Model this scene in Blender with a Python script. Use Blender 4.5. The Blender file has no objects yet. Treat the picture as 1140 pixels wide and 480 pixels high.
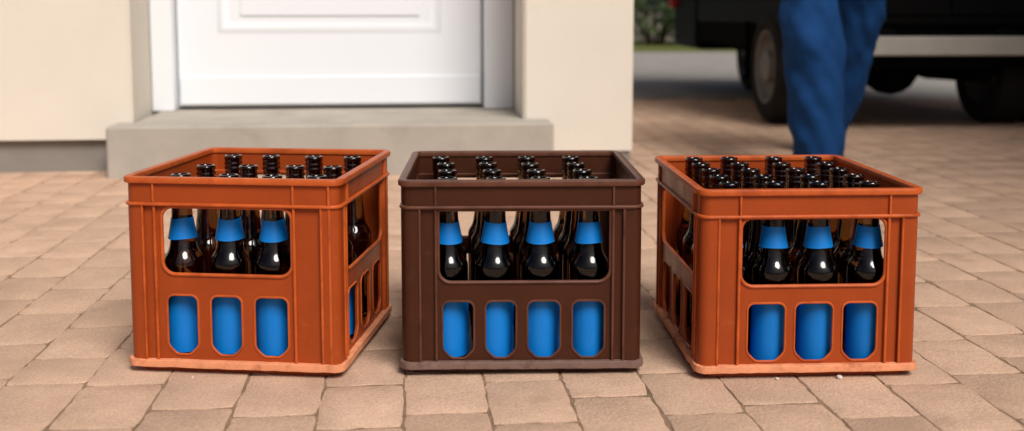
import bpy, bmesh, math, random
from mathutils import Vector, Matrix, noise
R = math.radians
random.seed(7)
SC = bpy.context.scene
COL = SC.collection

# ---------------------------------------------------------------- camera
cam = bpy.data.cameras.new("camera")
cam.sensor_width = 36.0
cam.lens = 37.68
cam.shift_y = -0.0943
cam.clip_start = 0.05
cam.clip_end = 600
cam.dof.use_dof = True
cam.dof.focus_distance = 1.80
cam.dof.aperture_fstop = 3.0
camo = bpy.data.objects.new("camera", cam)
COL.objects.link(camo)
camo.location = (0, 0, 0.5815)
camo.rotation_euler = (R(90) - 0.1011, 0, 0)
SC.camera = camo

# ---------------------------------------------------------------- light
SUN_EL, SUN_AZ = 48.0, 153.0       # azimuth clockwise from +Y: behind the camera, to the right
w = bpy.data.worlds.new("World")
SC.world = w
w.use_nodes = True
nt = w.node_tree
bg = nt.nodes["Background"]
sky = nt.nodes.new("ShaderNodeTexSky")
sky.sky_type = 'NISHITA'
sky.sun_disc = False
sky.sun_elevation = R(SUN_EL)
sky.sun_rotation = R(SUN_AZ)
sky.air_density = 0.4
sky.dust_density = 4.0
sky.ozone_density = 0.2
nt.links.new(sky.outputs[0], bg.inputs[0])
bg.inputs[1].default_value = 0.068
sl = bpy.data.lights.new("sun", 'SUN')
sl.energy = 2.85
sl.angle = R(26)
sl.color = (1.0, 0.97, 0.93)
so = bpy.data.objects.new("sun", sl)
COL.objects.link(so)
sd = Vector((math.sin(R(SUN_AZ)) * math.cos(R(SUN_EL)), math.cos(R(SUN_AZ)) * math.cos(R(SUN_EL)), math.sin(R(SUN_EL))))
so.rotation_euler = sd.to_track_quat('Z', 'Y').to_euler()
so.location = sd * 20
SC.view_settings.view_transform = 'Standard'
SC.view_settings.look = 'None'
SC.view_settings.exposure = 0.34
SC.view_settings.gamma = 1.0

# ---------------------------------------------------------------- helpers
def link(o, parent=None):
    COL.objects.link(o)
    if parent is not None:
        o.parent = parent
    return o

def obj(name, bm, mats, parent=None, smooth=35, loc=None, rot=None, wn=True):
    me = bpy.data.meshes.new(name)
    bmesh.ops.recalc_face_normals(bm, faces=bm.faces)
    bm.to_mesh(me)
    bm.free()
    if not isinstance(mats, (list, tuple)):
        mats = [mats]
    for m in mats:
        me.materials.append(m)
    if smooth:
        me.polygons.foreach_set('use_smooth', [True] * len(me.polygons))
        me.set_sharp_from_angle(angle=R(smooth))
    o = bpy.data.objects.new(name, me)
    link(o, parent)
    if wn:
        md = o.modifiers.new('weighted', 'WEIGHTED_NORMAL'); md.keep_sharp = True; md.weight = 80
    if loc is not None: o.location = loc
    if rot is not None: o.rotation_euler = rot
    return o

def empty(name, loc=(0, 0, 0), rz=0.0):
    o = bpy.data.objects.new(name, None)
    o.empty_display_size = 0.1
    link(o)
    o.location = loc
    o.rotation_euler = (0, 0, rz)
    return o

def tag(o, label=None, cat=None, group=None, kind=None):
    if label: o["label"] = label
    if cat: o["category"] = cat
    if group: o["group"] = group
    if kind: o["kind"] = kind
    return o

def box(bm, x0, x1, y0, y1, z0, z1, bev=0.0, seg=2, mi=0):
    vs = [bm.verts.new(p) for p in ((x0,y0,z0),(x1,y0,z0),(x1,y1,z0),(x0,y1,z0),(x0,y0,z1),(x1,y0,z1),(x1,y1,z1),(x0,y1,z1))]
    fs = [bm.faces.new([vs[i] for i in f]) for f in ((3,2,1,0),(4,5,6,7),(0,1,5,4),(1,2,6,5),(2,3,7,6),(3,0,4,7))]
    for f in fs: f.material_index = mi
    if bev > 0:
        es = list({e for f in fs for e in f.edges})
        r = bmesh.ops.bevel(bm, geom=es, offset=bev, segments=seg, affect='EDGES', profile=0.5)
        for f in r['faces']: f.material_index = mi

def lathe(bm, prof, n=32, axis='Z', center=(0, 0, 0), mi=0, cap=True):
    """prof: list of (r, h)"""
    rings = []
    c = Vector(center)
    for r, h in prof:
        ring = []
        for i in range(n):
            a = 2 * math.pi * i / n
            if axis == 'Z': p = Vector((r * math.cos(a), r * math.sin(a), h))
            elif axis == 'X': p = Vector((h, r * math.cos(a), r * math.sin(a)))
            else: p = Vector((r * math.sin(a), h, r * math.cos(a)))
            ring.append(bm.verts.new(p + c))
        rings.append(ring)
    for a, b in zip(rings, rings[1:]):
        for i in range(n):
            f = bm.faces.new((a[i], a[(i+1) % n], b[(i+1) % n], b[i]))
            f.material_index = mi
    if cap:
        for ring in (rings[0], rings[-1]):
            f = bm.faces.new(ring); f.material_index = mi
    return rings

def tube(bm, pts, r, n=8, closed=False, mi=0):
    pts = [Vector(p) for p in pts]
    N = len(pts)
    rings = []
    for i, p in enumerate(pts):
        if closed: t = pts[(i+1) % N] - pts[i-1]
        else: t = pts[min(i+1, N-1)] - pts[max(i-1, 0)]
        t.normalize()
        ref = Vector((0, 1, 0)) if abs(t.y) < 0.9 else Vector((0, 0, 1))
        u = t.cross(ref).normalized(); v = t.cross(u).normalized()
        rr = r[i] if isinstance(r, (list, tuple)) else r
        rings.append([bm.verts.new(p + (u * math.cos(2*math.pi*k/n) + v * math.sin(2*math.pi*k/n)) * rr) for k in range(n)])
    for i in range(N if closed else N-1):
        a, b = rings[i], rings[(i+1) % N]
        for k in range(n):
            bm.faces.new((a[k], a[(k+1) % n], b[(k+1) % n], b[k])).material_index = mi
    if not closed:
        bm.faces.new(rings[0]).material_index = mi; bm.faces.new(rings[-1]).material_index = mi

def loft(bm, rings, cap=True):
    vs = [[bm.verts.new(p) for p in ring] for ring in rings]
    n = len(vs[0])
    for a, b in zip(vs, vs[1:]):
        for i in range(n):
            bm.faces.new((a[i], a[(i+1) % n], b[(i+1) % n], b[i]))
    if cap:
        bm.faces.new(vs[0]); bm.faces.new(vs[-1])

# ---------------------------------------------------------------- materials
def mat(name, base, rough=0.6, spec=0.5, metal=0.0, var=0.0, vscale=8.0, bump=0.0, bscale=200.0, island=0.0,
        dirt=None, dscale=6.0, dlo=0.55, dhi=0.75, coords='Object', rvar=0.0, trans=0.0, ior=1.5, bdist=0.002, detail=4.0, speck=0.0, sscale=260.0):
    m = bpy.data.materials.new(name)
    m.use_nodes = True
    t = m.node_tree
    p = t.nodes["Principled BSDF"]
    p.inputs['Base Color'].default_value = (*base, 1)
    p.inputs['Roughness'].default_value = rough
    p.inputs['Specular IOR Level'].default_value = spec
    p.inputs['Metallic'].default_value = metal
    p.inputs['IOR'].default_value = ior
    p.inputs['Transmission Weight'].default_value = trans
    tc = t.nodes.new("ShaderNodeTexCoord")
    co = tc.outputs[coords]
    def tex(scale, det=detail, rg=0.6):
        n = t.nodes.new("ShaderNodeTexNoise")
        n.inputs['Scale'].default_value = scale
        n.inputs['Detail'].default_value = det
        n.inputs['Roughness'].default_value = rg
        t.links.new(co, n.inputs['Vector'])
        return n
    cur = None
    if var > 0 or island > 0:
        val = None
        if var > 0:
            n = tex(vscale)
            mr = t.nodes.new("ShaderNodeMapRange")
            mr.inputs[1].default_value = 0.25; mr.inputs[2].default_value = 0.75
            mr.inputs[3].default_value = 1 - var; mr.inputs[4].default_value = 1 + var
            t.links.new(n.outputs[0], mr.inputs[0]); val = mr.outputs[0]
        if island > 0:
            g = t.nodes.new("ShaderNodeNewGeometry")
            m2 = t.nodes.new("ShaderNodeMapRange")
            m2.inputs[3].default_value = 1 - island; m2.inputs[4].default_value = 1 + island
            t.links.new(g.outputs['Random Per Island'], m2.inputs[0])
            if val is None: val = m2.outputs[0]
            else:
                mm = t.nodes.new("ShaderNodeMath"); mm.operation = 'MULTIPLY'
                t.links.new(val, mm.inputs[0]); t.links.new(m2.outputs[0], mm.inputs[1]); val = mm.outputs[0]
        if speck > 0:
            n = tex(sscale, 3.0, 0.7)
            m3 = t.nodes.new("ShaderNodeMapRange")
            m3.inputs[1].default_value = 0.3; m3.inputs[2].default_value = 0.7
            m3.inputs[3].default_value = 1 - speck; m3.inputs[4].default_value = 1 + speck
            t.links.new(n.outputs[0], m3.inputs[0])
            mm = t.nodes.new("ShaderNodeMath"); mm.operation = 'MULTIPLY'
            t.links.new(val, mm.inputs[0]); t.links.new(m3.outputs[0], mm.inputs[1]); val = mm.outputs[0]
        vm = t.nodes.new("ShaderNodeVectorMath"); vm.operation = 'SCALE'
        vm.inputs[0].default_value = base
        t.links.new(val, vm.inputs['Scale']); cur = vm.outputs[0]
    if dirt is not None:
        n = tex(dscale, 6.0, 0.65)
        mr = t.nodes.new("ShaderNodeMapRange")
        mr.inputs[1].default_value = dlo; mr.inputs[2].default_value = dhi
        t.links.new(n.outputs[0], mr.inputs[0])
        mx = t.nodes.new("ShaderNodeMix"); mx.data_type = 'RGBA'
        t.links.new(mr.outputs[0], mx.inputs[0])
        if cur is not None: t.links.new(cur, mx.inputs[6])
        else: mx.inputs[6].default_value = (*base, 1)
        mx.inputs[7].default_value = (*dirt, 1)
        cur = mx.outputs[2]
    if cur is not None: t.links.new(cur, p.inputs['Base Color'])
    if rvar > 0:
        n = tex(18.0)
        mr = t.nodes.new("ShaderNodeMapRange")
        mr.inputs[1].default_value = 0.3; mr.inputs[2].default_value = 0.7
        mr.inputs[3].default_value = rough - rvar; mr.inputs[4].default_value = rough + rvar
        t.links.new(n.outputs[0], mr.inputs[0]); t.links.new(mr.outputs[0], p.inputs['Roughness'])
    if bump > 0:
        n = tex(bscale, 5.0)
        b = t.nodes.new("ShaderNodeBump")
        b.inputs['Strength'].default_value = bump
        b.inputs['Distance'].default_value = bdist
        t.links.new(n.outputs[0], b.inputs['Height']); t.links.new(b.outputs[0], p.inputs['Normal'])
    return m

M = {}
M['paver'] = mat('paver_stone', (0.50, 0.335, 0.235), 0.9, 0.15, speck=0.2, var=0.12, vscale=9, island=0.085, bump=0.9, bscale=170, dirt=(0.38, 0.25, 0.17), dscale=5, dlo=0.54, dhi=0.78, bdist=0.0025)
M['joint'] = mat('joint_sand', (0.27, 0.175, 0.112), 0.95, 0.1, var=0.3, vscale=60, bump=0.8, bscale=300, dirt=(0.13, 0.105, 0.055), dscale=3.5, dlo=0.56, dhi=0.68, bdist=0.004)
M['asphalt'] = mat('asphalt', (0.27, 0.25, 0.225), 0.9, 0.2, var=0.15, vscale=3, bump=0.6, bscale=150)
M['ground'] = mat('gravel_ground', (0.14, 0.12, 0.095), 0.95, 0.1, var=0.2, vscale=1)
M['verge'] = mat('verge_grass', (0.11, 0.12, 0.035), 0.9, 0.1, var=0.35, vscale=4)
M['plaster'] = mat('cream_plaster', (0.66, 0.605, 0.515), 0.9, 0.15, var=0.035, vscale=3, bump=0.35, bscale=130, bdist=0.003)
M['plinth'] = mat('grey_plinth', (0.22, 0.2, 0.175), 0.9, 0.15, var=0.12, vscale=5, bump=0.4, bscale=120)
M['concrete'] = mat('concrete_step', (0.365, 0.33, 0.28), 0.9, 0.2, var=0.10, vscale=7, bump=0.5, bscale=180, dirt=(0.25, 0.22, 0.185), dscale=4, dlo=0.52, dhi=0.8)
M['white'] = mat('white_door_paint', (0.72, 0.74, 0.765), 0.4, 0.5, var=0.012, vscale=2)
M['gap'] = mat('dark_gasket', (0.03, 0.03, 0.03), 0.7)
M['steel'] = mat('brushed_steel', (0.6, 0.6, 0.6), 0.3, metal=1.0)
M['orange'] = mat('orange_plastic', (0.29, 0.047, 0.008), 0.36, 0.25, dirt=(0.37, 0.085, 0.025), dscale=26, dlo=0.62, dhi=0.8, var=0.10, vscale=14, bump=0.12, bscale=420, rvar=0.08, bdist=0.0008)
M['orange_worn'] = mat('worn_orange_plastic', (0.68, 0.27, 0.135), 0.6, 0.3, var=0.16, vscale=40, bump=0.3, bscale=160, bdist=0.002, dirt=(0.36, 0.10, 0.04), dscale=25, dlo=0.5, dhi=0.7)
M['brown'] = mat('brown_plastic', (0.049, 0.0142, 0.0062), 0.36, 0.2, dirt=(0.08, 0.031, 0.018), dscale=26, dlo=0.62, dhi=0.8, var=0.12, vscale=14, bump=0.12, bscale=420, rvar=0.08, bdist=0.0008)
M['brown_worn'] = mat('worn_brown_plastic', (0.16, 0.095, 0.075), 0.5, 0.4, var=0.2, vscale=40, bump=0.3, bscale=160, bdist=0.002, dirt=(0.05, 0.02, 0.014), dscale=25, dlo=0.5, dhi=0.7)
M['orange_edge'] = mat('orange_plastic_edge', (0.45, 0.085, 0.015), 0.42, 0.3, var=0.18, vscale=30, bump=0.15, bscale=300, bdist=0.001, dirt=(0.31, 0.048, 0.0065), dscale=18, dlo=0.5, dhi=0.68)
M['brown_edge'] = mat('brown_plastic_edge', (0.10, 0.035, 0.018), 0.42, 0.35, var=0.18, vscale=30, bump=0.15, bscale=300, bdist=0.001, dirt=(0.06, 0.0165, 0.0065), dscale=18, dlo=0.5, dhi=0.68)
M['glass'] = mat('brown_bottle_glass', (0.14, 0.058, 0.013), 0.05, 0.7, var=0.2, vscale=20, bump=0.10, bscale=38, bdist=0.002, trans=1.0)
M['blue'] = mat('blue_label_paper', (0.002, 0.165, 0.53), 0.45, 0.3, var=0.05, vscale=30)
M['black'] = mat('black_truck_paint', (0.003, 0.003, 0.003), 0.5, 0.06)
M['chassis'] = mat('chassis_black', (0.004, 0.004, 0.004), 0.9, 0.05, var=0.3, vscale=10)
M['rubber'] = mat('tyre_rubber', (0.016, 0.015, 0.014), 0.85, 0.15, var=0.2, vscale=10)
M['rim'] = mat('dull_wheel_rim', (0.20, 0.19, 0.18), 0.5, 0.4, metal=0.3, var=0.2, vscale=9)
M['rail'] = mat('cream_rail_paint', (0.38, 0.355, 0.31), 0.55, 0.3, var=0.12, vscale=6)
M['red'] = mat('red_lamp_lens', (0.45, 0.02, 0.01), 0.25, 0.5)
M['glasswin'] = mat('window_glass', (0.02, 0.025, 0.03), 0.05, 0.6)
M['trouser'] = mat('blue_work_cotton', (0.0055, 0.040, 0.135), 0.85, 0.15, var=0.16, vscale=12, bump=0.3, bscale=500, bdist=0.001)
M['jacket'] = mat('navy_jacket_cotton', (0.012, 0.05, 0.15), 0.85, 0.15, var=0.12, vscale=12)
M['shoe'] = mat('black_shoe_leather', (0.02, 0.018, 0.016), 0.5, 0.4)
M['skin'] = mat('skin', (0.5, 0.29, 0.2), 0.55, 0.4)
M['hair'] = mat('dark_hair', (0.03, 0.02, 0.013), 0.6, 0.4)
M['eye'] = mat('eye', (0.6, 0.58, 0.55), 0.2, 0.5)
M['bark'] = mat('bark', (0.09, 0.065, 0.045), 0.9, 0.1, var=0.3, vscale=10)
M['leaf'] = mat('hedge_leaf', (0.04, 0.07, 0.02), 0.6, 0.3, island=0.55)
M['pebble'] = mat('pale_pebble', (0.55, 0.5, 0.45), 0.7, 0.3, var=0.1, vscale=60)

# ---------------------------------------------------------------- ground
YAW = R(5.2)
CU, SU = math.cos(YAW), math.sin(YAW)
def H2W(u, v): return (u * CU - v * SU, u * SU + v * CU)

def sheet(name, pts, z, m, kind='structure'):
    bm = bmesh.new()
    bm.faces.new([bm.verts.new((x, y, z)) for x, y in pts])
    o = obj(name, bm, m, None, 0)
    return tag(o, kind=kind)

sheet('ground', [(-150, -150), (150, -150), (150, 200), (-150, 200)], -0.030, M['ground'])
sheet('road', [(-40, 7.12), (40, 7.12), (40, 15.3), (-40, 15.3)], -0.010, M['asphalt'])
g = sheet('grass_verge', [(-40, 15.3), (40, 15.3), (40, 21), (-40, 21)], -0.006, M['verge'])
sheet('joint_bed', [(-4.6, -1.0), (6.5, -1.0), (6.5, 7.12), (-4.6, 7.12)], -0.0024, M['joint'])

bm = bmesh.new()
PW = 0.1245
rng = random.Random(11)
ncol = int(11.5 / PW)
for ci in range(ncol):
    u0 = -5.0 + ci * PW
    v = -1.4 + rng.choice((0, 0, 0.09, 0.085)) + rng.uniform(-.012, .012)
    while v < 7.8:
        L = 0.185 + rng.uniform(-0.012, 0.012) if rng.random() < .85 else 0.125
        cu, cv = u0 + PW / 2, v + L / 2
        X, Y = H2W(cu, cv)
        hidden_house = (cv > 4.02 and -4 < cu < 0.72)
        if -4.55 < X < 6.45 and -0.95 < Y < 7.02 and not hidden_house:
            near = Y < 3.6
            gap = -0.0005
            hx, hy = PW / 2 - gap - rng.uniform(0, .0012), L / 2 - gap - rng.uniform(0, .0012)
            nx, ny = (6, 8) if near else (2, 2)
            outl = []
            for i in range(nx): outl.append((-hx + 2*hx*i/nx, -hy, 0, -1))
            for i in range(ny): outl.append((hx, -hy + 2*hy*i/ny, 1, 0))
            for i in range(nx): outl.append((hx - 2*hx*i/nx, hy, 0, 1))
            for i in range(ny): outl.append((-hx, hy - 2*hy*i/ny, -1, 0))
            n = len(outl)
            tx, ty = rng.gauss(0, .003), rng.gauss(0, .003)
            rot = rng.gauss(0, .006)
            zc = rng.uniform(-.0014, -.0002)
            rad = 0.010
            base, mid, top = [], [], []
            for (px, py, ox, oy) in outl:
                # round the corners a little and let the edges wander
                lx, ly = abs(px) / hx, abs(py) / hy
                k = 1.0
                if lx > .96 and ly > .96: k = 0.965
                j = rng.gauss(0, .0011) if near else 0
                px2 = px * k + ox * j; py2 = py * k + oy * j
                for lst, ins, dz in ((base, 0.0, -0.0065), (mid, 0.0009 + abs(rng.gauss(0, .0008)), -0.0006), (top, 0.0030, 0.0)):
                    qx = px2 - math.copysign(min(abs(px2), ins), px2); qy = py2 - math.copysign(min(abs(py2), ins), py2)
                    rx = qx * math.cos(rot) - qy * math.sin(rot); ry = qx * math.sin(rot) + qy * math.cos(rot)
                    z = zc + dz + (tx * rx + ty * ry if dz > -.005 else 0)
                    if dz == -0.0065: z = -0.0085
                    wx, wy = H2W(cu + rx, cv + ry)
                    lst.append(bm.verts.new((wx, wy, z)))
            for a, b in ((base, mid), (mid, top)):
                for i in range(n): bm.faces.new((a[i], a[(i+1) % n], b[(i+1) % n], b[i]))
            bm.faces.new(top)
        v += L
tag(obj('paved_driveway', bm, M['paver'], None, 50, wn=False), kind='structure')

# ---------------------------------------------------------------- house
house = empty('house', (0, 0, 0), YAW)
tag(house, 'cream plastered house wall around a recessed white front door', 'house')
XL, XR, XE = -1.012, 0.403, 0.815         # opening left / right, outer corner
VF, VD = 3.95, 4.37                        # wall face, frame face
ST = 0.18
WH = 2.9
# wall: an extruded outline seen from above (left of the opening, over it, right of it) as one mesh
bm = bmesh.new()
def prism_uv(bm, pts, z0, z1):
    a = [bm.verts.new((x, y, z0)) for x, y in pts]; b = [bm.verts.new((x, y, z1)) for x, y in pts]
    bm.faces.new(a); bm.faces.new(b)
    n = len(pts)
    for i in range(n): bm.faces.new((a[i], a[(i+1) % n], b[(i+1) % n], b[i]))
prism_uv(bm, [(-5.0, VF), (XL, VF), (XL - .034, VD), (XL - .034, 4.7), (-5.0, 4.7)], 0.118, WH)
prism_uv(bm, [(XR, VF), (XE, VF), (XE, 9.0), (XR + .004, 9.0), (XR + .004, VD)], 0.055, WH)
prism_uv(bm, [(XL - .034, VF), (XR, VF), (XR + .004, 4.7), (XL - .034, 4.7)], 2.25, WH - .003)
prism_uv(bm, [(-5.0, 4.72), (-4.8, 4.72), (-4.8, 9.0), (-5.0, 9.0)], 0.0, WH)
r = bmesh.ops.bevel(bm, geom=[e for e in bm.edges if abs((e.verts[0].co - e.verts[1].co).normalized().z) > .9], offset=.008, segments=2, affect='EDGES')
obj('wall', bm, M['plaster'], house, 40)
bm = bmesh.new()
box(bm, -4.99, XL - .02, VF + .028, 4.6, -0.02, 0.1175)
box(bm, XR + .02, XE - .008, VF + .010, 8.9, -0.02, 0.0545)
obj('plinth', bm, M['plinth'], house, 0)
bm = bmesh.new()
box(bm, -5.15, XE + .15, VF - .15, 9.2, WH + .01, WH + .25, .01)
obj('roof', bm, M['plinth'], house, 0)
# door frame and door
bm = bmesh.new()
dl, dr = -0.957, 0.284
box(bm, XL - .03, dl, VD, VD + .12, ST, 2.24, .004)
box(bm, dr, XR + .0, VD, VD + .12, ST, 2.24, .004)
box(bm, dl + .002, dr - .002, VD + .003, VD + .12, 2.16, 2.238, .004)
obj('door_frame', bm, M['white'], house, 40)
VS = 4.44
bm = bmesh.new()
box(bm, dl + .006, dr - .006, VS, VS + .045, ST + .012, 2.155, .002)
door = obj('front_door', bm, M['white'], house, 40)
def frame_mold(bm, x0, x1, z0, z1, wd, y0, y1, bev):
    """raised rectangular moulding, mitred"""
    def ring(i, y): return [bm.verts.new(p) for p in ((x0+i, y, z0+i), (x1-i, y, z0+i), (x1-i, y, z1-i), (x0+i, y, z1-i))]
    rs = [ring(0, y1), ring(bev, y0), ring(wd-bev, y0), ring(wd, y1)]
    for a, b in zip(rs, rs[1:]):
        for i in range(4): bm.faces.new((a[i], a[(i+1) % 4], b[(i+1) % 4], b[i]))
bm = bmesh.new()
for z0, z1 in ((0.484, 1.05), (1.2, 2.0)):
    frame_mold(bm, -0.795, 0.113, z0, z1, .05, VS - .006, VS + .001, .018)
    x0, x1 = -.70, 0.025
    box(bm, x0, x1, VS - .006, VS + .001, z0 + .075, z1 - .075, .004, 2)
obj('door_panel', bm, M['white'], door, 40)
bm = bmesh.new()
box(bm, dl + .012, dr - .012, VS - .009, VS + .001, ST + .018, ST + .135, .006, 3)
obj('kick_board', bm, M['white'], door, 40)
bm = bmesh.new()
box(bm, dl + .001, dr - .001, VS + .0465, VS + .06, ST + .001, 2.16)
obj('door_gap', bm, M['gap'], house, 0)
bm = bmesh.new()
box(bm, dr - .09, dr - .05, VS - .008, VS + .001, 1.12, 1.36, .004)
tube(bm, [(dr - .07, VS - .005, 1.26), (dr - .07, VS - .05, 1.26), (dr - .085, VS - .055, 1.26), (dr - .19, VS - .055, 1.26)], .01)
obj('door_handle', bm, M['steel'], door, 40)
# step
bm = bmesh.new()
box(bm, -1.068, 0.497, 3.795, VF - .002, -0.02, ST, .010, 3)
box(bm, XL + .004, XR - .004, VF - .004, VS + .05, 0.1, ST - .0015, .0)
step = obj('doorstep', bm, M['concrete'], None, 40)
step.rotation_euler = (0, 0, YAW)
tag(step, 'grey concrete doorstep under the white front door', 'doorstep')

# ---------------------------------------------------------------- crates
def arc_poly(pts):
    """pts: list of (x, z, r) -> rounded outline points"""
    out = []
    n = len(pts)
    for i, (x, z, r) in enumerate(pts):
        p = Vector((x, z)); a = Vector(pts[i-1][:2]); b = Vector(pts[(i+1) % n][:2])
        if r <= 0: out.append(p); continue
        d1 = (a - p).normalized(); d2 = (b - p).normalized()
        ang = d1.angle(d2)
        t = r / math.tan(ang / 2)
        s, e = p + d1 * t, p + d2 * t
        c = p + (d1 + d2).normalized() * (r / math.sin(ang / 2))
        a0 = math.atan2(s.y - c.y, s.x - c.x); a1 = math.atan2(e.y - c.y, e.x - c.x)
        da = (a1 - a0 + math.pi) % (2 * math.pi) - math.pi
        k = max(2, int(abs(da) / 0.22))
        for j in range(k + 1):
            q = a0 + da * j / k
            out.append(c + Vector((math.cos(q), math.sin(q))) * r)
    return out

def win(x0, x1, z0, z1, rt=.012, rb=.021):
    return arc_poly([(x0, z0, rb), (x1, z0, rb), (x1, z1, rt), (x0, z1, rt)])

def slot(x0, x1, z0, z1):
    c = .0145
    return arc_poly([(x0 + c, z0, .013), (x1 - c, z0, .013), (x1, z0 + c, .016), (x1, z1, .012), (x0, z1, .012), (x0, z0 + c, .016)])

def panel_into(bm, outer, holes, thick, bev, T):
    cu = bpy.data.curves.new('outline', 'CURVE')
    cu.dimensions = '2D'; cu.fill_mode = 'BOTH'
    cu.extrude = thick / 2 - bev; cu.bevel_depth = bev; cu.bevel_resolution = 1; cu.offset = -bev
    for poly in [outer] + holes:
        s = cu.splines.new('POLY')
        s.points.add(len(poly) - 1)
        for pt, p in zip(s.points, poly): pt.co = (p[0], p[1], 0, 1)
        s.use_cyclic_u = True
    o = bpy.data.objects.new('outline', cu)
    COL.objects.link(o)
    dg = bpy.context.evaluated_depsgraph_get()
    me = bpy.data.meshes.new_from_object(o.evaluated_get(dg))
    # curve XY plane -> panel XZ plane
    me.transform(T @ Matrix(((1,0,0,0),(0,0,-1,0),(0,1,0,0),(0,0,0,1))))
    bm.from_mesh(me)
    bpy.data.meshes.remove(me)
    bpy.data.objects.remove(o); bpy.data.curves.remove(cu)

def rr_ring(bm, w, d, r, prof, seg=8, jit=0.0, mi=0, jr=None):
    """sweep a closed profile of (inset, z) round a rounded rectangle"""
    path = []
    for cx, cy, a0 in ((w/2-r, -d/2+r, -90), (w/2-r, d/2-r, 0), (-w/2+r, d/2-r, 90), (-w/2+r, -d/2+r, 180)):
        for i in range(seg + 1):
            a = R(a0 + 90 * i / seg)
            path.append((Vector((cx, cy, 0)), Vector((math.cos(a), math.sin(a), 0))))
    full = []
    n = len(path)
    for i in range(n):                       # subdivide the straight runs
        c, dr_ = path[i]; c2, d2 = path[(i+1) % n]
        full.append((c, dr_))
        if (i + 1) % (seg + 1) == 0:
            for k in range(1, 24): full.append((c.lerp(c2, k / 24), dr_))
    rings = []
    for c, dd in full:
        j = jr.gauss(0, jit) if jit else 0
        j2 = jr.gauss(0, jit) if jit else 0
        rings.append([bm.verts.new(c + dd * (r - ins + (j if ins < .01 else 0)) + Vector((0, 0, z + j2))) for ins, z in prof])
    m = len(prof); n = len(rings)
    for i in range(n):
        a, b = rings[i], rings[(i+1) % n]
        for k in range(m):
            bm.faces.new((a[k], a[(k+1) % m], b[(k+1) % m], b[k])).material_index = mi

def bevprof(i0, i1, z0, z1, b):
    return [(i0, z0+b), (i0, z1-b), (i0+b*.3, z1-b*.3), (i0+b, z1), (i1-b, z1), (i1-b*.3, z1-b*.3), (i1, z1-b), (i1, z0+b), (i1-b*.3, z0+b*.3), (i1-b, z0), (i0+b, z0), (i0+b*.3, z0+b*.3)]

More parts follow.
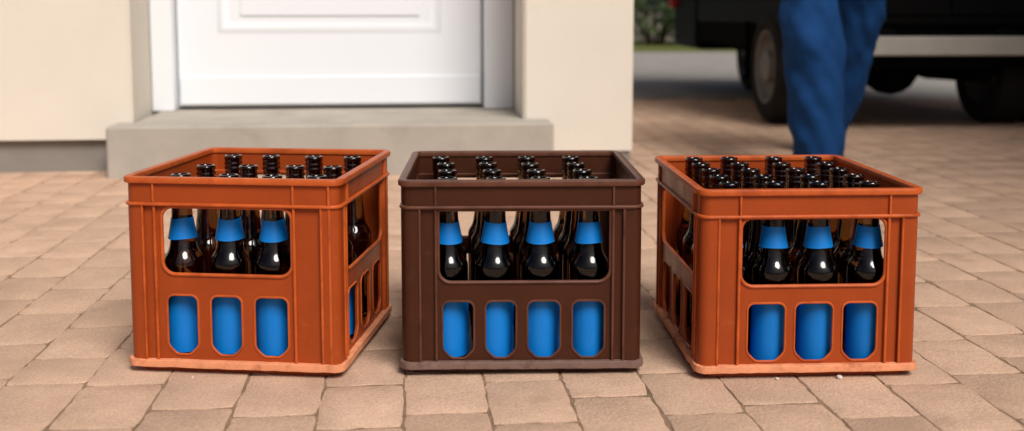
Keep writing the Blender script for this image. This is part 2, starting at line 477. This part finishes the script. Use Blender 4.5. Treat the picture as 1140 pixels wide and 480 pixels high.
def make_crate(name, loc, rz, w, d, HC, zb, faces, body, worn, edge, seed):
    """faces: front, right, back, left -> dict(ribs, win, slots)"""
    t = empty(name, loc, rz)
    jr = random.Random(seed)
    # rim: flange, upper band and the bead under it
    bm = bmesh.new()
    rr_ring(bm, w, d, .022, bevprof(0, .0135, HC - .0105, HC, .0028), mi=1)
    rr_ring(bm, w, d, .022, bevprof(.0062, .0105, HC - .0430, HC - .0095, .001))
    rr_ring(bm, w, d, .022, bevprof(.0018, .0108, HC - .0465, HC - .0410, .0022), mi=1)
    dims = (w, d, w, d)
    for k in range(4):
        L = dims[k]; off = dims[(k+1) % 4] / 2
        T = Matrix.Rotation(R(90 * k), 4, 'Z') @ Matrix.Translation((-L/2, -off, 0))
        b2 = bmesh.new()
        for x in faces[k]['ribs']:
            box(b2, x - .0018, x + .0018, .0022, .0072, HC - .0415, HC - .0095, .0008, 1, 1)
        b2.transform(T)
        me = bpy.data.meshes.new('t'); b2.to_mesh(me); b2.free(); bm.from_mesh(me); bpy.data.meshes.remove(me)
    obj('rim', bm, [body, edge], t, 40)
    # four side panels with their openings
    for k in range(4):
        L = dims[k]; off = dims[(k+1) % 4] / 2
        T = Matrix.Rotation(R(90 * k), 4, 'Z') @ Matrix.Translation((-L/2, -off, 0))
        F = faces[k]
        bm = bmesh.new()
        holes = [F['win']] + F['slots']
        outer = [(.012, .010), (L - .012, .010), (L - .012, HC - .0440), (.012, HC - .0440)]
        Tp = T @ Matrix.Translation((0, .0125, 0))
        panel_into(bm, outer, holes, .0042, .0008, Tp)
        b2 = bmesh.new()
        tube(b2, [(p[0], .0105, p[1]) for p in F['win']], .0031, 8, True, 1)
        for s in F['slots']: tube(b2, [(p[0], .0104, p[1]) for p in s], .0018, 6, True, 1)
        for x in F['ribs']:
            box(b2, x - .0021, x + .0021, .0045, .0112, .0205, HC - .0450, .0010, 1, 1)
        b2.transform(T)
        me = bpy.data.meshes.new('t'); b2.to_mesh(me); b2.free(); bm.from_mesh(me); bpy.data.meshes.remove(me)
        obj('side_panel', bm, [body, edge], t, 40)
    # corner posts: thick rounded angle, with a bead along each edge
    for k, (sx, sy) in enumerate(((1, -1), (1, 1), (-1, 1), (-1, -1))):
        bm = bmesh.new()
        r, i0, i1 = .022, .0055, .0100
        a0 = -90 + 90 * k
        cx, cy = sx * (w/2 - r), sy * (d/2 - r)
        da, db = math.radians(a0), math.radians(a0 + 90)
        d0 = Vector((math.cos(da), math.sin(da), 0)); d1 = Vector((math.cos(db), math.sin(db), 0))
        c = Vector((cx, cy, 0))
        pth = [(c - d1 * .012, d0)]
        for i in range(9):
            a = da + (db - da) * i / 8
            pth.append((c, Vector((math.cos(a), math.sin(a), 0))))
        pth.append((c - d0 * .012, d1))
        sec = [c_ + dd * (r - i0) for c_, dd in pth] + [c_ + dd * (r - i1) for c_, dd in reversed(pth)]
        loft(bm, [[p + Vector((0, 0, z)) for p in sec] for z in (.0205, HC - .0450)])
        for cc, dd, sd_ in ((c - d1 * .0125, d0, d1), (c - d0 * .0125, d1, d0)):
            p = cc + dd * (r - .0052)
            tube(bm, [p + Vector((0, 0, .0200)), p + Vector((0, 0, HC - .0455))], .0021, 8, False, 1)
        obj('corner_post', bm, [body, edge], t, 40)
    # base: worn foot strip, dark recessed foot and the floor grid
    bm = bmesh.new()
    rr_ring(bm, w - .002, d - .002, .018, bevprof(-.0005, .012, .0100, .0222, .0017), jit=.0003, jr=jr)
    base = obj('base_strip', bm, worn, t, 40)
    bm = bmesh.new()
    rr_ring(bm, w - .034, d - .034, .018, bevprof(.0, .006, .0, .0112, .001))
    box(bm, -w/2 + .012, w/2 - .012, -d/2 + .012, d/2 - .012, min(.0105, zb - .003), zb - .0003)
    nx, ny = 4, 5
    obj('floor', bm, body, t, 40)
    return t

def post_ribs_side(L): return [.052, L - .052]
def side_face(L, HC, zo=0.0, n=3):
    x0, x1 = .060, L - .060
    wd = (x1 - x0)
    s = []
    for i in range(n):
        c = x0 + wd * (i + .5) / n
        s.append(slot(c - wd / n * .36, c + wd / n * .36, .024 + zo, .119 + zo))
    ribs = [.052, L * .5, L - .052]
    return dict(ribs=[.052, L - .052], win=win(x0, x1, .152 + zo, HC - .048), slots=s)
def mirror_face(L, F):
    m = lambda poly: [Vector((L - p[0], p[1])) for p in reversed(poly)]
    return dict(ribs=[L - x for x in F['ribs']], win=m(F['win']), slots=[m(s) for s in F['slots']])

LW, LD, LH = .360, .3762, .319
FL = dict(ribs=[.0535, .2814, .3385], win=win(.0640, .2772, .161, LH - .048, .018), slots=[slot(a, b, .030, .1275) for a, b in ((.0690, .1205), (.141, .1931), (.2134, .2690))])
MW, MD, MH = .3932, .3643, .3156
FM = dict(ribs=[.0600, .3415], win=win(.063, .3381, .150, MH - .048, .004), slots=[slot(a, b, .026, .1195) for a, b in ((.0691, .1202), (.1377, .1878), (.2049, .2584), (.2767, .3292))])
RW, RD, RH = .3607, .4014, .3041
FR = dict(ribs=[.0675, .3045], win=win(.0700, .3020, .148, RH - .046, .018), slots=[slot(a, b, .0265, .121) for a, b in ((.0829, .1441), (.1589, .2208), (.2352, .2919))])

crates = []
c = make_crate('bottle_crate', (-.425, 1.8485, 0), -.1035, LW, LD, LH, .0180, [FL, side_face(LD, LH, .008), mirror_face(LW, FL), side_face(LD, LH, .008)], M['orange'], M['orange_worn'], M['orange_edge'], 1)
tag(c, 'orange plastic crate standing left of the dark brown crate', 'crate', 'bottle crates in a row on the paving')
crates.append(c)
c = make_crate('bottle_crate', (.0119, 1.8464, 0), .0233, MW, MD, MH, .0135, [FM, side_face(MD, MH), mirror_face(MW, FM), side_face(MD, MH)], M['brown'], M['brown_worn'], M['brown_edge'], 2)
tag(c, 'dark brown plastic crate standing between the two orange crates', 'crate', 'bottle crates in a row on the paving')
crates.append(c)
c = make_crate('bottle_crate', (.4603, 1.8485, 0), .0462, RW, RD, RH, .0095, [FR, side_face(RD, RH), mirror_face(RW, FR), side_face(RD, RH)], M['orange'], M['orange_worn'], M['orange_edge'], 3)
tag(c, 'orange plastic crate nearest the person in blue trousers', 'crate', 'bottle crates in a row on the paving')
crates.append(c)

# ---------------------------------------------------------------- bottles
def make_bottle(labelled=True, glass=None, body_only=False):
    t = empty('beer_bottle')
    prof = [(.0005, .0045), (.020, .002), (.0265, .0), (.0295, .0012), (.0318, .005), (.0320, .012), (.0320, .120), (.0320, .150), (.0317, .156), (.0308, .1602), (.0294, .1634), (.0278, .1662), (.0261, .1690), (.0244, .1720),
            (.0229, .1757), (.0216, .181), (.0206, .188), (.0197, .195), (.0189, .204), (.0178, .210), (.0171, .226), (.0163, .242), (.0155, .258), (.0152, .268), (.0152, .2715),
            (.0163, .2728), (.0166, .2745), (.0163, .2762), (.0155, .2775), (.0155, .2800), (.0161, .2812), (.0164, .2828), (.0161, .2845), (.0154, .2858), (.0154, .2878),
            (.0158, .2888), (.0162, .2910), (.0162, .2945), (.0157, .2968), (.0145, .2978), (.0128, .2980), (.0116, .2972), (.0108, .2950), (.0104, .285), (.0102, .255), (.0004, .252)]
    if glass is None:
        bm = bmesh.new()
        lathe(bm, prof, 40)
        obj('glass', bm, M['glass'], t, 60, wn=False)
    else:
        c2 = glass.copy(); COL.objects.link(c2); c2.parent = t
    if not labelled: return t
    bm = bmesh.new()
    lathe(bm, [(.0322, .0085), (.03235, .0085), (.03235, .1235), (.0322, .1235)], 40, cap=False)
    obj('body_label', bm, M['blue'], t, 40)
    if body_only: return t
    bm = bmesh.new()   # flared paper collar
    pr = []
    for k in range(9):
        u = k / 8
        z = .193 + .0335 * (1 - u)
        pr.append((.0178 + (.0236 - .0178) * u ** 1.1, z))
    inner = [(r - .0006, z) for r, z in reversed(pr)]
    rings = lathe(bm, pr + inner, 40, cap=False)
    n = 40
    for i in range(n): bm.faces.new((rings[0][i], rings[0][(i+1) % n], rings[-1][(i+1) % n], rings[-1][i]))
    for ring in rings:
        for i, vv in enumerate(ring):
            a = 2 * math.pi * i / n
            vv.co.z += .0008 * math.sin(2 * a + 1)
    obj('neck_label', bm, M['blue'], t, 50)
    return t

proto = make_bottle()
plain = make_bottle(False, [c_ for c_ in proto.children if c_.name.startswith('glass')][0])
half = make_bottle(True, [c_ for c_ in proto.children if c_.name.startswith('glass')][0], True)
used = set()
def place_bottle(kind, x, y, z, rz, tilt, label, group):
    if kind not in used:
        o = kind; used.add(kind)
    else:
        o = kind.copy(); COL.objects.link(o)
        for ch in kind.children:
            c2 = ch.copy(); COL.objects.link(c2); c2.parent = o
    o.location = (x, y, z); o.rotation_euler = (tilt[0], tilt[1], rz)
    o["label"] = label; o["category"] = "bottle"; o["group"] = group
    return o

rb = random.Random(5)
specs = [(crates[0], LW, LD, [.0785, .1546, .2314, .3040], [.060, .165, .290], 'left orange crate', (.0, .0), .0180),
         (crates[1], MW, MD, [.0779, .151, .2301, .3093], [.057, .140, .223, .305], 'dark brown crate', (-.014, -.016), .0135),
         (crates[2], RW, RD, [.0645, .1330, .2112, .2909], [.055, .127, .199, .271, .343], 'right orange crate', (.003, .003), .0095)]
CN = ['leftmost', 'second from left', 'third from left', 'rightmost']
for cr, w_, d_, xs, ys, nm, sh, zb in specs:
    cz, sz = math.cos(cr.rotation_euler.z), math.sin(cr.rotation_euler.z)
    nr = len(ys)
    for j, yy in enumerate(ys):
        rn = 'front row' if j == 0 else ('back row' if j == nr - 1 else ['', 'second row', 'third row', 'fourth row'][j])
        for i, xx in enumerate(xs):
            f = j / (nr - 1)
            s = sh[0] * (1 - i / 3) + sh[1] * (i / 3)
            lx = -w_/2 + xx + s * f + (rb.uniform(-.0018, .0018)); ly = -d_/2 + yy + rb.uniform(-.0015, .0015)
            X = cr.location.x + lx * cz - ly * sz; Y = cr.location.y + lx * sz + ly * cz
            only = nm == 'left orange crate' and j == 1 and i == 3
            place_bottle(proto if j == 0 else half if only else plain, X, Y, zb, rb.uniform(0, 6.28), (rb.gauss(0, .006), rb.gauss(0, .006)),
                         ('brown bottle with blue labels, %s, %s in the %s' if j == 0 else 'brown bottle with a blue body label, %s, %s in the %s' if only else 'plain brown bottle, %s, %s in the %s') % (rn, CN[i], nm), 'brown bottles in the crates')

# ---------------------------------------------------------------- truck
truck = empty('delivery_truck', (1.316, 5.55, 0), R(2))
tag(truck, 'black truck parked on the driveway, pale bumper rail across its back', 'truck')
TW = 1.53
bm = bmesh.new(); box(bm, .0, TW, -.42, 1.75, .50, 2.9, .03, 3)
cargo = obj('cargo_box', bm, M['black'], truck, 40)
bm = bmesh.new(); box(bm, .03, TW/2 - .006, -.432, -.421, .56, 2.85, .004); box(bm, TW/2 + .006, TW - .03, -.432, -.421, .56, 2.85, .004)
obj('rear_door', bm, M['black'], cargo, 40)
bm = bmesh.new()
box(bm, .015, TW - .015, 1.85, 2.72, .31, 1.15, .06, 3)
box(bm, .06, TW - .06, 1.9, 2.45, 1.1, 1.85, .10, 4)
cab = obj('cab', bm, M['black'], truck, 40)
bm = bmesh.new()
box(bm, .052, .058, 1.98, 2.38, 1.25, 1.7, .0)
obj('side_window', bm, M['glasswin'], cab, 0)
bm = bmesh.new(); box(bm, TW - .058, TW - .052, 1.98, 2.38, 1.25, 1.7, .0)
obj('side_window', bm, M['glasswin'], cab, 0)
bm = bmesh.new()
box(bm, .42, .52, -.40, 2.4, .36, .50, .01); box(bm, TW - .52, TW - .42, -.40, 2.4, .36, .50, .01)
box(bm, .05, TW - .05, -.38, -.30, .30, .50, .01)
box(bm, .06, .36, .45, 1.2, .34, .52, .04); box(bm, TW - .36, TW - .06, .45, 1.2, .34, .52, .04)
box(bm, .02, .10, .36, 1.78, .37, .505, .01)
obj('chassis', bm, M['chassis'], truck, 40)
bm = bmesh.new(); box(bm, .0, TW + .02, -.50, -.44, .366, .458, .012, 2)
for x in (.3, TW - .3): box(bm, x - .03, x + .03, -.445, -.31, .39, .44)
obj('bumper_rail', bm, M['rail'], truck, 40)
bm = bmesh.new()
tube(bm, [(.1, 0, .30), (TW - .1, 0, .30)], .055, 12)
lathe(bm, [(.03, -.13), (.09, -.11), (.14, -.05), (.145, 0), (.14, .05), (.09, .11), (.03, .13)], 16, 'Y', (TW/2 - .12, 0, .29))
box(bm, .34, TW - .40, .5, 1.0, .225, .42, .05, 3)
tube(bm, [(TW/2 + .24, -.3, .27), (TW/2 + .22, .3, .25), (TW/2 + .2, .8, .28)], .045, 10)
obj('axle', bm, M['chassis'], truck, 40)
bm = bmesh.new()
box(bm, -.012, .2, .40, .412, .20, .52)
obj('mudflap', bm, M['chassis'], truck, 0)
bm = bmesh.new()
box(bm, TW - .2, TW + .012, .40, .412, .20, .52)
obj('mudflap', bm, M['chassis'], truck, 0)
for x in (-.03, TW - .07):
    bm = bmesh.new(); box(bm, x, x + .10, 2.55, 2.71, .60, .68, .01)
    obj('lamp', bm, M['red'], truck, 40)
def make_wheel():
    bm = bmesh.new()
    lathe(bm, [(.190, .0), (.215, -.012), (.255, -.012), (.280, .004), (.290, .025), (.290, .165), (.280, .19), (.215, .198), (.19, .186)], 48, 'X', cap=False)
    ty = obj('tyre', bm, M['rubber'], None, 40)
    bm = bmesh.new()
    lathe(bm, [(.193, .186), (.193, .0), (.188, -.008), (.178, -.004), (.172, .03), (.150, .055), (.11, .05), (.085, .035), (.08, -.005), (.05, -.02), (.002, -.02)], 40, 'X', cap=False)
    rm = obj('rim', bm, M['rim'], None, 40)
    return ty, rm
ty, rm = make_wheel()
first = True
wheels = [(.0, 0, 0), (.222, 0, 0), (TW - .222, 0, 1), (TW, 0, 1), (.46, 2.2, 0), (TW - .46, 2.2, 1)]
for x, y, flip in wheels:
    we = bpy.data.objects.new('wheel', None); link(we, truck)
    we.location = (x, y, .290); we.rotation_euler = (0, 0, math.pi if flip else 0)
    if first: a, b = ty, rm; first = False
    else:
        a, b = ty.copy(), rm.copy(); COL.objects.link(a); COL.objects.link(b)
    a.parent = we; b.parent = we

# ---------------------------------------------------------------- person
def interp(keys, n):
    """Catmull-Rom through keys (tuples) -> n tuples"""
    out = []
    m = len(keys) - 1
    for i in range(n):
        s = i / (n - 1) * m
        k = min(int(s), m - 1); u = s - k
        p = [keys[max(k-1, 0)], keys[k], keys[k+1], keys[min(k+2, m)]]
        out.append(tuple(0.5 * (2*p[1][q] + (p[2][q]-p[0][q])*u + (2*p[0][q]-5*p[1][q]+4*p[2][q]-p[3][q])*u*u + (3*p[1][q]-p[0][q]-3*p[2][q]+p[3][q])*u**3) for q in range(len(keys[0]))))
    return out

def skin_body():
    J = {'pelvis': (1.205, 4.02, .93, .105), 'spine': (1.205, 4.01, 1.13, .105), 'chest': (1.205, 4.0, 1.32, .125), 'neck': (1.205, 4.0, 1.50, .052), 'head0': (1.205, 4.01, 1.58, .068), 'head': (1.205, 4.015, 1.66, .088), 'top': (1.205, 4.01, 1.745, .062),
         'hipL': (1.11, 3.97, .86, .070), 'kneeL': (1.065, 3.81, .49, .046), 'ankL': (1.095, 3.80, .10, .036), 'toeL': (1.09, 3.99, .035, .03),
         'hipR': (1.31, 4.06, .86, .070), 'kneeR': (1.352, 4.225, .50, .046), 'ankR': (1.275, 4.36, .10, .036), 'toeR': (1.26, 4.56, .04, .03),
         'shL': (1.02, 3.99, 1.43, .055), 'elL': (.96, 4.05, 1.14, .042), 'wrL': (.98, 4.20, .93, .028), 'haL': (.985, 4.25, .86, .032),
         'shR': (1.39, 3.99, 1.43, .055), 'elR': (1.45, 3.95, 1.16, .042), 'wrR': (1.44, 4.16, 1.05, .028), 'haR': (1.44, 4.23, 1.02, .032)}
    E = [('pelvis','spine'),('spine','chest'),('chest','neck'),('neck','head0'),('head0','head'),('head','top'),('pelvis','hipL'),('hipL','kneeL'),('kneeL','ankL'),('ankL','toeL'),
         ('pelvis','hipR'),('hipR','kneeR'),('kneeR','ankR'),('ankR','toeR'),('chest','shL'),('shL','elL'),('elL','wrL'),('wrL','haL'),('chest','shR'),('shR','elR'),('elR','wrR'),('wrR','haR')]
    V = {k: v for k, v in J.items()}
    # five fingers per hand
    for s, ha in (('L', (.985, 4.25, .86)), ('R', (1.44, 4.23, 1.02))):
        for i, (dy, ln) in enumerate(((.028, .07), (.010, .082), (-.008, .077), (-.026, .06))):
            V['f%s%da' % (s, i)] = (ha[0], ha[1] + dy, ha[2] - .035, .010)
            V['f%s%db' % (s, i)] = (ha[0], ha[1] + dy + .004, ha[2] - .035 - ln * .6, .009)
            V['f%s%dc' % (s, i)] = (ha[0] + (.012 if s == 'L' else -.012), ha[1] + dy + .006, ha[2] - .035 - ln, .008)
            E += [('ha' + s, 'f%s%da' % (s, i)), ('f%s%da' % (s, i), 'f%s%db' % (s, i)), ('f%s%db' % (s, i), 'f%s%dc' % (s, i))]
        V['t%sa' % s] = (ha[0] + (.012 if s == 'L' else -.012), ha[1] + .038, ha[2] - .005, .011)
        V['t%sb' % s] = (ha[0] + (.02 if s == 'L' else -.02), ha[1] + .05, ha[2] - .045, .009)
        E += [('wr' + s, 't%sa' % s), ('t%sa' % s, 't%sb' % s)]
    names = list(V)
    me = bpy.data.meshes.new('person')
    me.from_pydata([V[n][:3] for n in names], [(names.index(a), names.index(b)) for a, b in E], [])
    o = bpy.data.objects.new('person', me); COL.objects.link(o)
    md = o.modifiers.new('skin', 'SKIN'); md.use_smooth_shade = True
    sv = me.skin_vertices[0].data
    for i, n in enumerate(names):
        sv[i].radius = (V[n][3], V[n][3])
    sv[names.index('pelvis')].use_root = True
    ss = o.modifiers.new('sub', 'SUBSURF'); ss.levels = 1; ss.render_levels = 2
    dg = bpy.context.evaluated_depsgraph_get()
    m2 = bpy.data.meshes.new_from_object(o.evaluated_get(dg))
    m2.materials.clear(); m2.materials.append(M['skin'])
    o.modifiers.clear()
    o.data = m2
    m2.name = 'person'
    return o
person = skin_body()
tag(person, 'person in blue work trousers walking across the driveway towards the truck', 'person')

def cloth_tube(bm, keys, nr, ns, fold, seed, cap=True):
    """keys: (x, y, z, rx, ry) centre line with radii; fold(t, a) -> radial offset"""
    ks = interp(keys, nr)
    rings = []
    for i, (x, y, z, rx, ry) in enumerate(ks):
        t = i / (nr - 1)
        ring = []
        for k in range(ns):
            a = 2 * math.pi * k / ns
            f = fold(t, a, Vector((x, y, z)))
            ring.append(Vector((x + (rx + f) * math.cos(a), y + (ry + f) * math.sin(a), z)))
        rings.append(ring)
    loft(bm, rings, cap)

def leg_fold(seed, knee, amp):
    def f(t, a, p):
        q = Vector((math.cos(a) * .9, math.sin(a) * .9, p.z * 9 + math.cos(a + seed) * 1.5 + seed * 7))
        n1 = noise.noise(q)
        q2 = Vector((math.cos(a) * 1.7 + seed, math.sin(a) * 1.7, p.z * 17 + math.sin(a * 1 + seed) * 2.2))
        n2 = noise.noise(q2)
        kn = math.exp(-((t - knee) / .16) ** 2)
        hem = max(0, (t - .78) / .22)
        return amp * (n1 * (.9 + .9 * kn + .6 * hem) + n2 * (.3 + .8 * kn + .8 * hem) - .5 * max(0, .22 - abs(n2)) * (1 + kn))
    return f
bm = bmesh.new()
cloth_tube(bm, [(1.115, 3.975, .93, .115, .13), (1.095, 3.95, .82, .112, .118), (1.062, 3.86, .66, .104, .108), (1.058, 3.80, .52, .104, .105), (1.066, 3.785, .40, .106, .108), (1.074, 3.785, .25, .095, .108), (1.086, 3.79, .12, .090, .108), (1.092, 3.795, .055, .086, .106)], 90, 56, leg_fold(.3, .48, .0125), 1)
cloth_tube(bm, [(1.305, 4.05, .93, .115, .13), (1.32, 4.09, .82, .106, .118), (1.352, 4.18, .66, .094, .108), (1.356, 4.23, .52, .092, .105), (1.340, 4.27, .40, .090, .106), (1.325, 4.32, .25, .096, .104), (1.290, 4.36, .12, .088, .102), (1.278, 4.37, .06, .084, .100)], 90, 56, leg_fold(1.7, .48, .0115), 2)
cloth_tube(bm, [(1.207, 4.01, .78, .13, .10), (1.207, 4.01, .86, .185, .13), (1.207, 4.01, .96, .185, .135), (1.207, 4.01, 1.04, .165, .125)], 16, 48, lambda t, a, p: 0, 3)
obj('trousers', bm, M['trouser'], person, 80)
bm = bmesh.new()
cloth_tube(bm, [(1.205, 4.0, .94, .20, .148), (1.205, 4.0, 1.05, .185, .14), (1.205, 4.0, 1.2, .195, .145), (1.205, 4.0, 1.36, .215, .145), (1.205, 4.0, 1.45, .185, .115), (1.205, 4.0, 1.51, .075, .07)], 40, 48, lambda t, a, p: .006 * noise.noise(Vector((math.cos(a)*1.5, math.sin(a)*1.5, p.z * 9))), 4)
for pts in (((1.03, 3.99, 1.43), (.975, 4.03, 1.24), (.955, 4.06, 1.13), (.972, 4.14, 1.0), (.98, 4.20, .935)), ((1.38, 3.99, 1.43), (1.435, 3.96, 1.24), (1.455, 3.96, 1.16), (1.45, 4.05, 1.10), (1.44, 4.15, 1.055))):
    ks = interp([(*p, r_) for p, r_ in zip(pts, (.075, .066, .06, .053, .046))], 24)
    tube(bm, [k[:3] for k in ks], [k[3] for k in ks], 20)
obj('jacket', bm, M['jacket'], person, 80)
for (ax, ay), ang in (((1.093, 3.80), .0), ((1.277, 4.36), .1)):
    bm = bmesh.new()
    prof = [(-.085, .028, .045), (-.075, .038, .075), (-.03, .043, .105), (.03, .043, .095), (.09, .047, .07), (.15, .048, .055), (.195, .036, .042), (.212, .015, .03)]
    rings = []
    for y, hw, hh in interp([tuple(p) for p in prof], 26):
        rings.append([Vector((hw * math.copysign(abs(math.cos(a)) ** .7, math.cos(a)), y, hh/2 + hh/2 * math.copysign(abs(math.sin(a)) ** .7, math.sin(a)))) for a in [2*math.pi*k/20 for k in range(20)]])
    loft(bm, rings)
    obj('shoe', bm, M['shoe'], person, 60, (ax, ay, 0.0), (0, 0, ang))
bm = bmesh.new()
bmesh.ops.create_uvsphere(bm, u_segments=24, v_segments=16, radius=1)
for v in bm.verts:
    v.co = Vector((v.co.x * .092, v.co.y * .104 - .012, v.co.z * .10 + .02))
    if v.co.z < -.03: v.co.x *= .75
bmesh.ops.delete(bm, geom=[v for v in bm.verts if v.co.y > .035 and v.co.z < .055], context='VERTS')
obj('hair', bm, M['hair'], person, 60, (1.205, 4.01, 1.685))
HM = Matrix.Translation((1.205, 4.01, 1.645))
for s in (-1, 1):
    bm = bmesh.new()
    bmesh.ops.create_uvsphere(bm, u_segments=12, v_segments=8, radius=.011, matrix=HM @ Matrix.Translation((s * .03, .078, .01)))
    obj('eye', bm, M['eye'], person, 60)
    bm = bmesh.new()
    bmesh.ops.create_uvsphere(bm, u_segments=10, v_segments=8, radius=.02, matrix=HM @ Matrix.Translation((s * .088, 0, 0)) @ Matrix.Diagonal((.5, 1, 1.6, 1)))
    obj('ear', bm, M['skin'], person, 60)
bm = bmesh.new()
loft(bm, [[HM @ Vector((x, .075 + y, z)) for x, y in ((-.008 - k * .2, 0), (.008 + k * .2, 0), (0, k))] for z, k in ((.015, .012), (-.02, .034), (-.026, .02))])
obj('nose', bm, M['skin'], person, 60)
bm = bmesh.new()
bmesh.ops.create_uvsphere(bm, u_segments=12, v_segments=8, radius=.02, matrix=HM @ Matrix.Translation((0, .073, -.05)) @ Matrix.Diagonal((1.2, .6, .35, 1)))
obj('mouth', bm, M['skin'], person, 60)

# ---------------------------------------------------------------- hedge beyond the road
def bush(x, y, rx, ry, h, label, seed, n=5200):
    t = empty('bush', (x, y, 0))
    tag(t, label, 'bush', 'bushes beyond the road')
    r_ = random.Random(seed)
    bm = bmesh.new()
    cl = [(r_.uniform(-.7, .7) * rx, r_.uniform(-.7, .7) * ry, r_.uniform(.12, .85) * h, r_.uniform(.28, .5) * min(rx, h)) for _ in range(20)]
    for i in range(n):
        cx, cy, cz, cr_ = r_.choice(cl)
        d_ = Vector((r_.gauss(0, 1), r_.gauss(0, 1), r_.gauss(0, 1))).normalized() * cr_ * r_.uniform(.55, 1.05)
        p = Vector((cx, cy, cz)) + d_
        if p.z < .03: continue
        s = r_.uniform(.03, .065)
        a = Vector((r_.gauss(0, 1), r_.gauss(0, 1), r_.gauss(0, 1))).normalized()
        b = a.cross(Vector((r_.gauss(0, 1), r_.gauss(0, 1), r_.gauss(0, 1)))).normalized()
        bm.faces.new([bm.verts.new(p + q) for q in (a * s, b * s * .5, -a * s, -b * s * .5)])
    obj('foliage', bm, M['leaf'], t, 0)
    bm = bmesh.new()
    for k in range(6):
        cx, cy, cz, _ = cl[k]
        tube(bm, [(cx * .15, cy * .15, 0), (cx * .5, cy * .5, cz * .5), (cx, cy, cz)], [.04, .025, .01], 6)
    obj('stem', bm, M['bark'], t, 40)
hx = [(-2.6, 18.8, 'bush beyond the road, farthest left behind the house'), (0.2, 19.0, 'second bush from the left beyond the road'), (2.5, 18.6, 'dark bush beyond the road next to the house corner'),
      (4.0, 18.4, 'bush beyond the road behind the black truck'), (6.2, 18.8, 'bush beyond the road, right of the black truck'), (8.4, 18.7, 'rightmost bush beyond the road')]
for i, (x, y, lb) in enumerate(hx):
    bush(x, y, 1.4, 1.2, 2.2, lb, 40 + i)

tall = empty('added_shade_hedge', (3.75, 1.6, 0))  # added outside the view to block sun and sky from truck and paving
tag(tall, 'tall unseen hedge, added right of the driveway to shade truck and paving', 'hedge')
r_ = random.Random(91)
bm = bmesh.new()
for i in range(30000):
    f = r_.random()
    p = Vector((r_.uniform(-.42, .42), r_.uniform(-1.9, 4.6), r_.uniform(.08, 4.6)))
    q = r_.random()
    if q < .42: p.x = -.42 + abs(r_.gauss(0, .07))
    elif q < .6: p.x = .42 - abs(r_.gauss(0, .07))
    elif q < .72: p.z = 4.6 - abs(r_.gauss(0, .08))
    p += Vector((.10 * noise.noise(p * 1.7), 0, .12 * noise.noise(p * 1.3 + Vector((9, 0, 0)))))
    s_ = r_.uniform(.034, .066)
    a = Vector((r_.gauss(0, 1), r_.gauss(0, 1), r_.gauss(0, 1))).normalized()
    b = a.cross(Vector((r_.gauss(0, 1), r_.gauss(0, 1), r_.gauss(0, 1)))).normalized()
    bm.faces.new([bm.verts.new(p + k) for k in (a * s_, b * s_ * .55, -a * s_, -b * s_ * .55)])
obj('foliage', bm, M['leaf'], tall, 0, wn=False)
bm = bmesh.new()
for k in range(17):
    yy = -1.75 + k * .38
    tube(bm, [(0, yy, 0), (.03, yy + .04, 1.8), (-.02, yy - .03, 4.2)], [.045, .03, .01], 7)
obj('stem', bm, M['bark'], tall, 40)

# ---------------------------------------------------------------- pebbles
for (x, y, s, lb) in ((-.508, 1.655, .0024, 'tiny pale pebble at the front edge of the left orange crate'), (.520, 1.652, .0045, 'larger pale pebble under the front edge of the right orange crate'), (.420, 1.648, .0030, 'small pale pebble under the middle of the right orange crate')):
    bm = bmesh.new()
    bmesh.ops.create_icosphere(bm, subdivisions=3, radius=s)
    for v in bm.verts: v.co *= 1 + .25 * noise.noise(v.co * 220 + Vector((x * 50, 0, 0))); v.co.z *= .7
    o = obj('pebble', bm, M['pebble'], None, 60, (x, y, s * .6 - .001))
    tag(o, lb, 'pebble', 'pebbles by the crates')
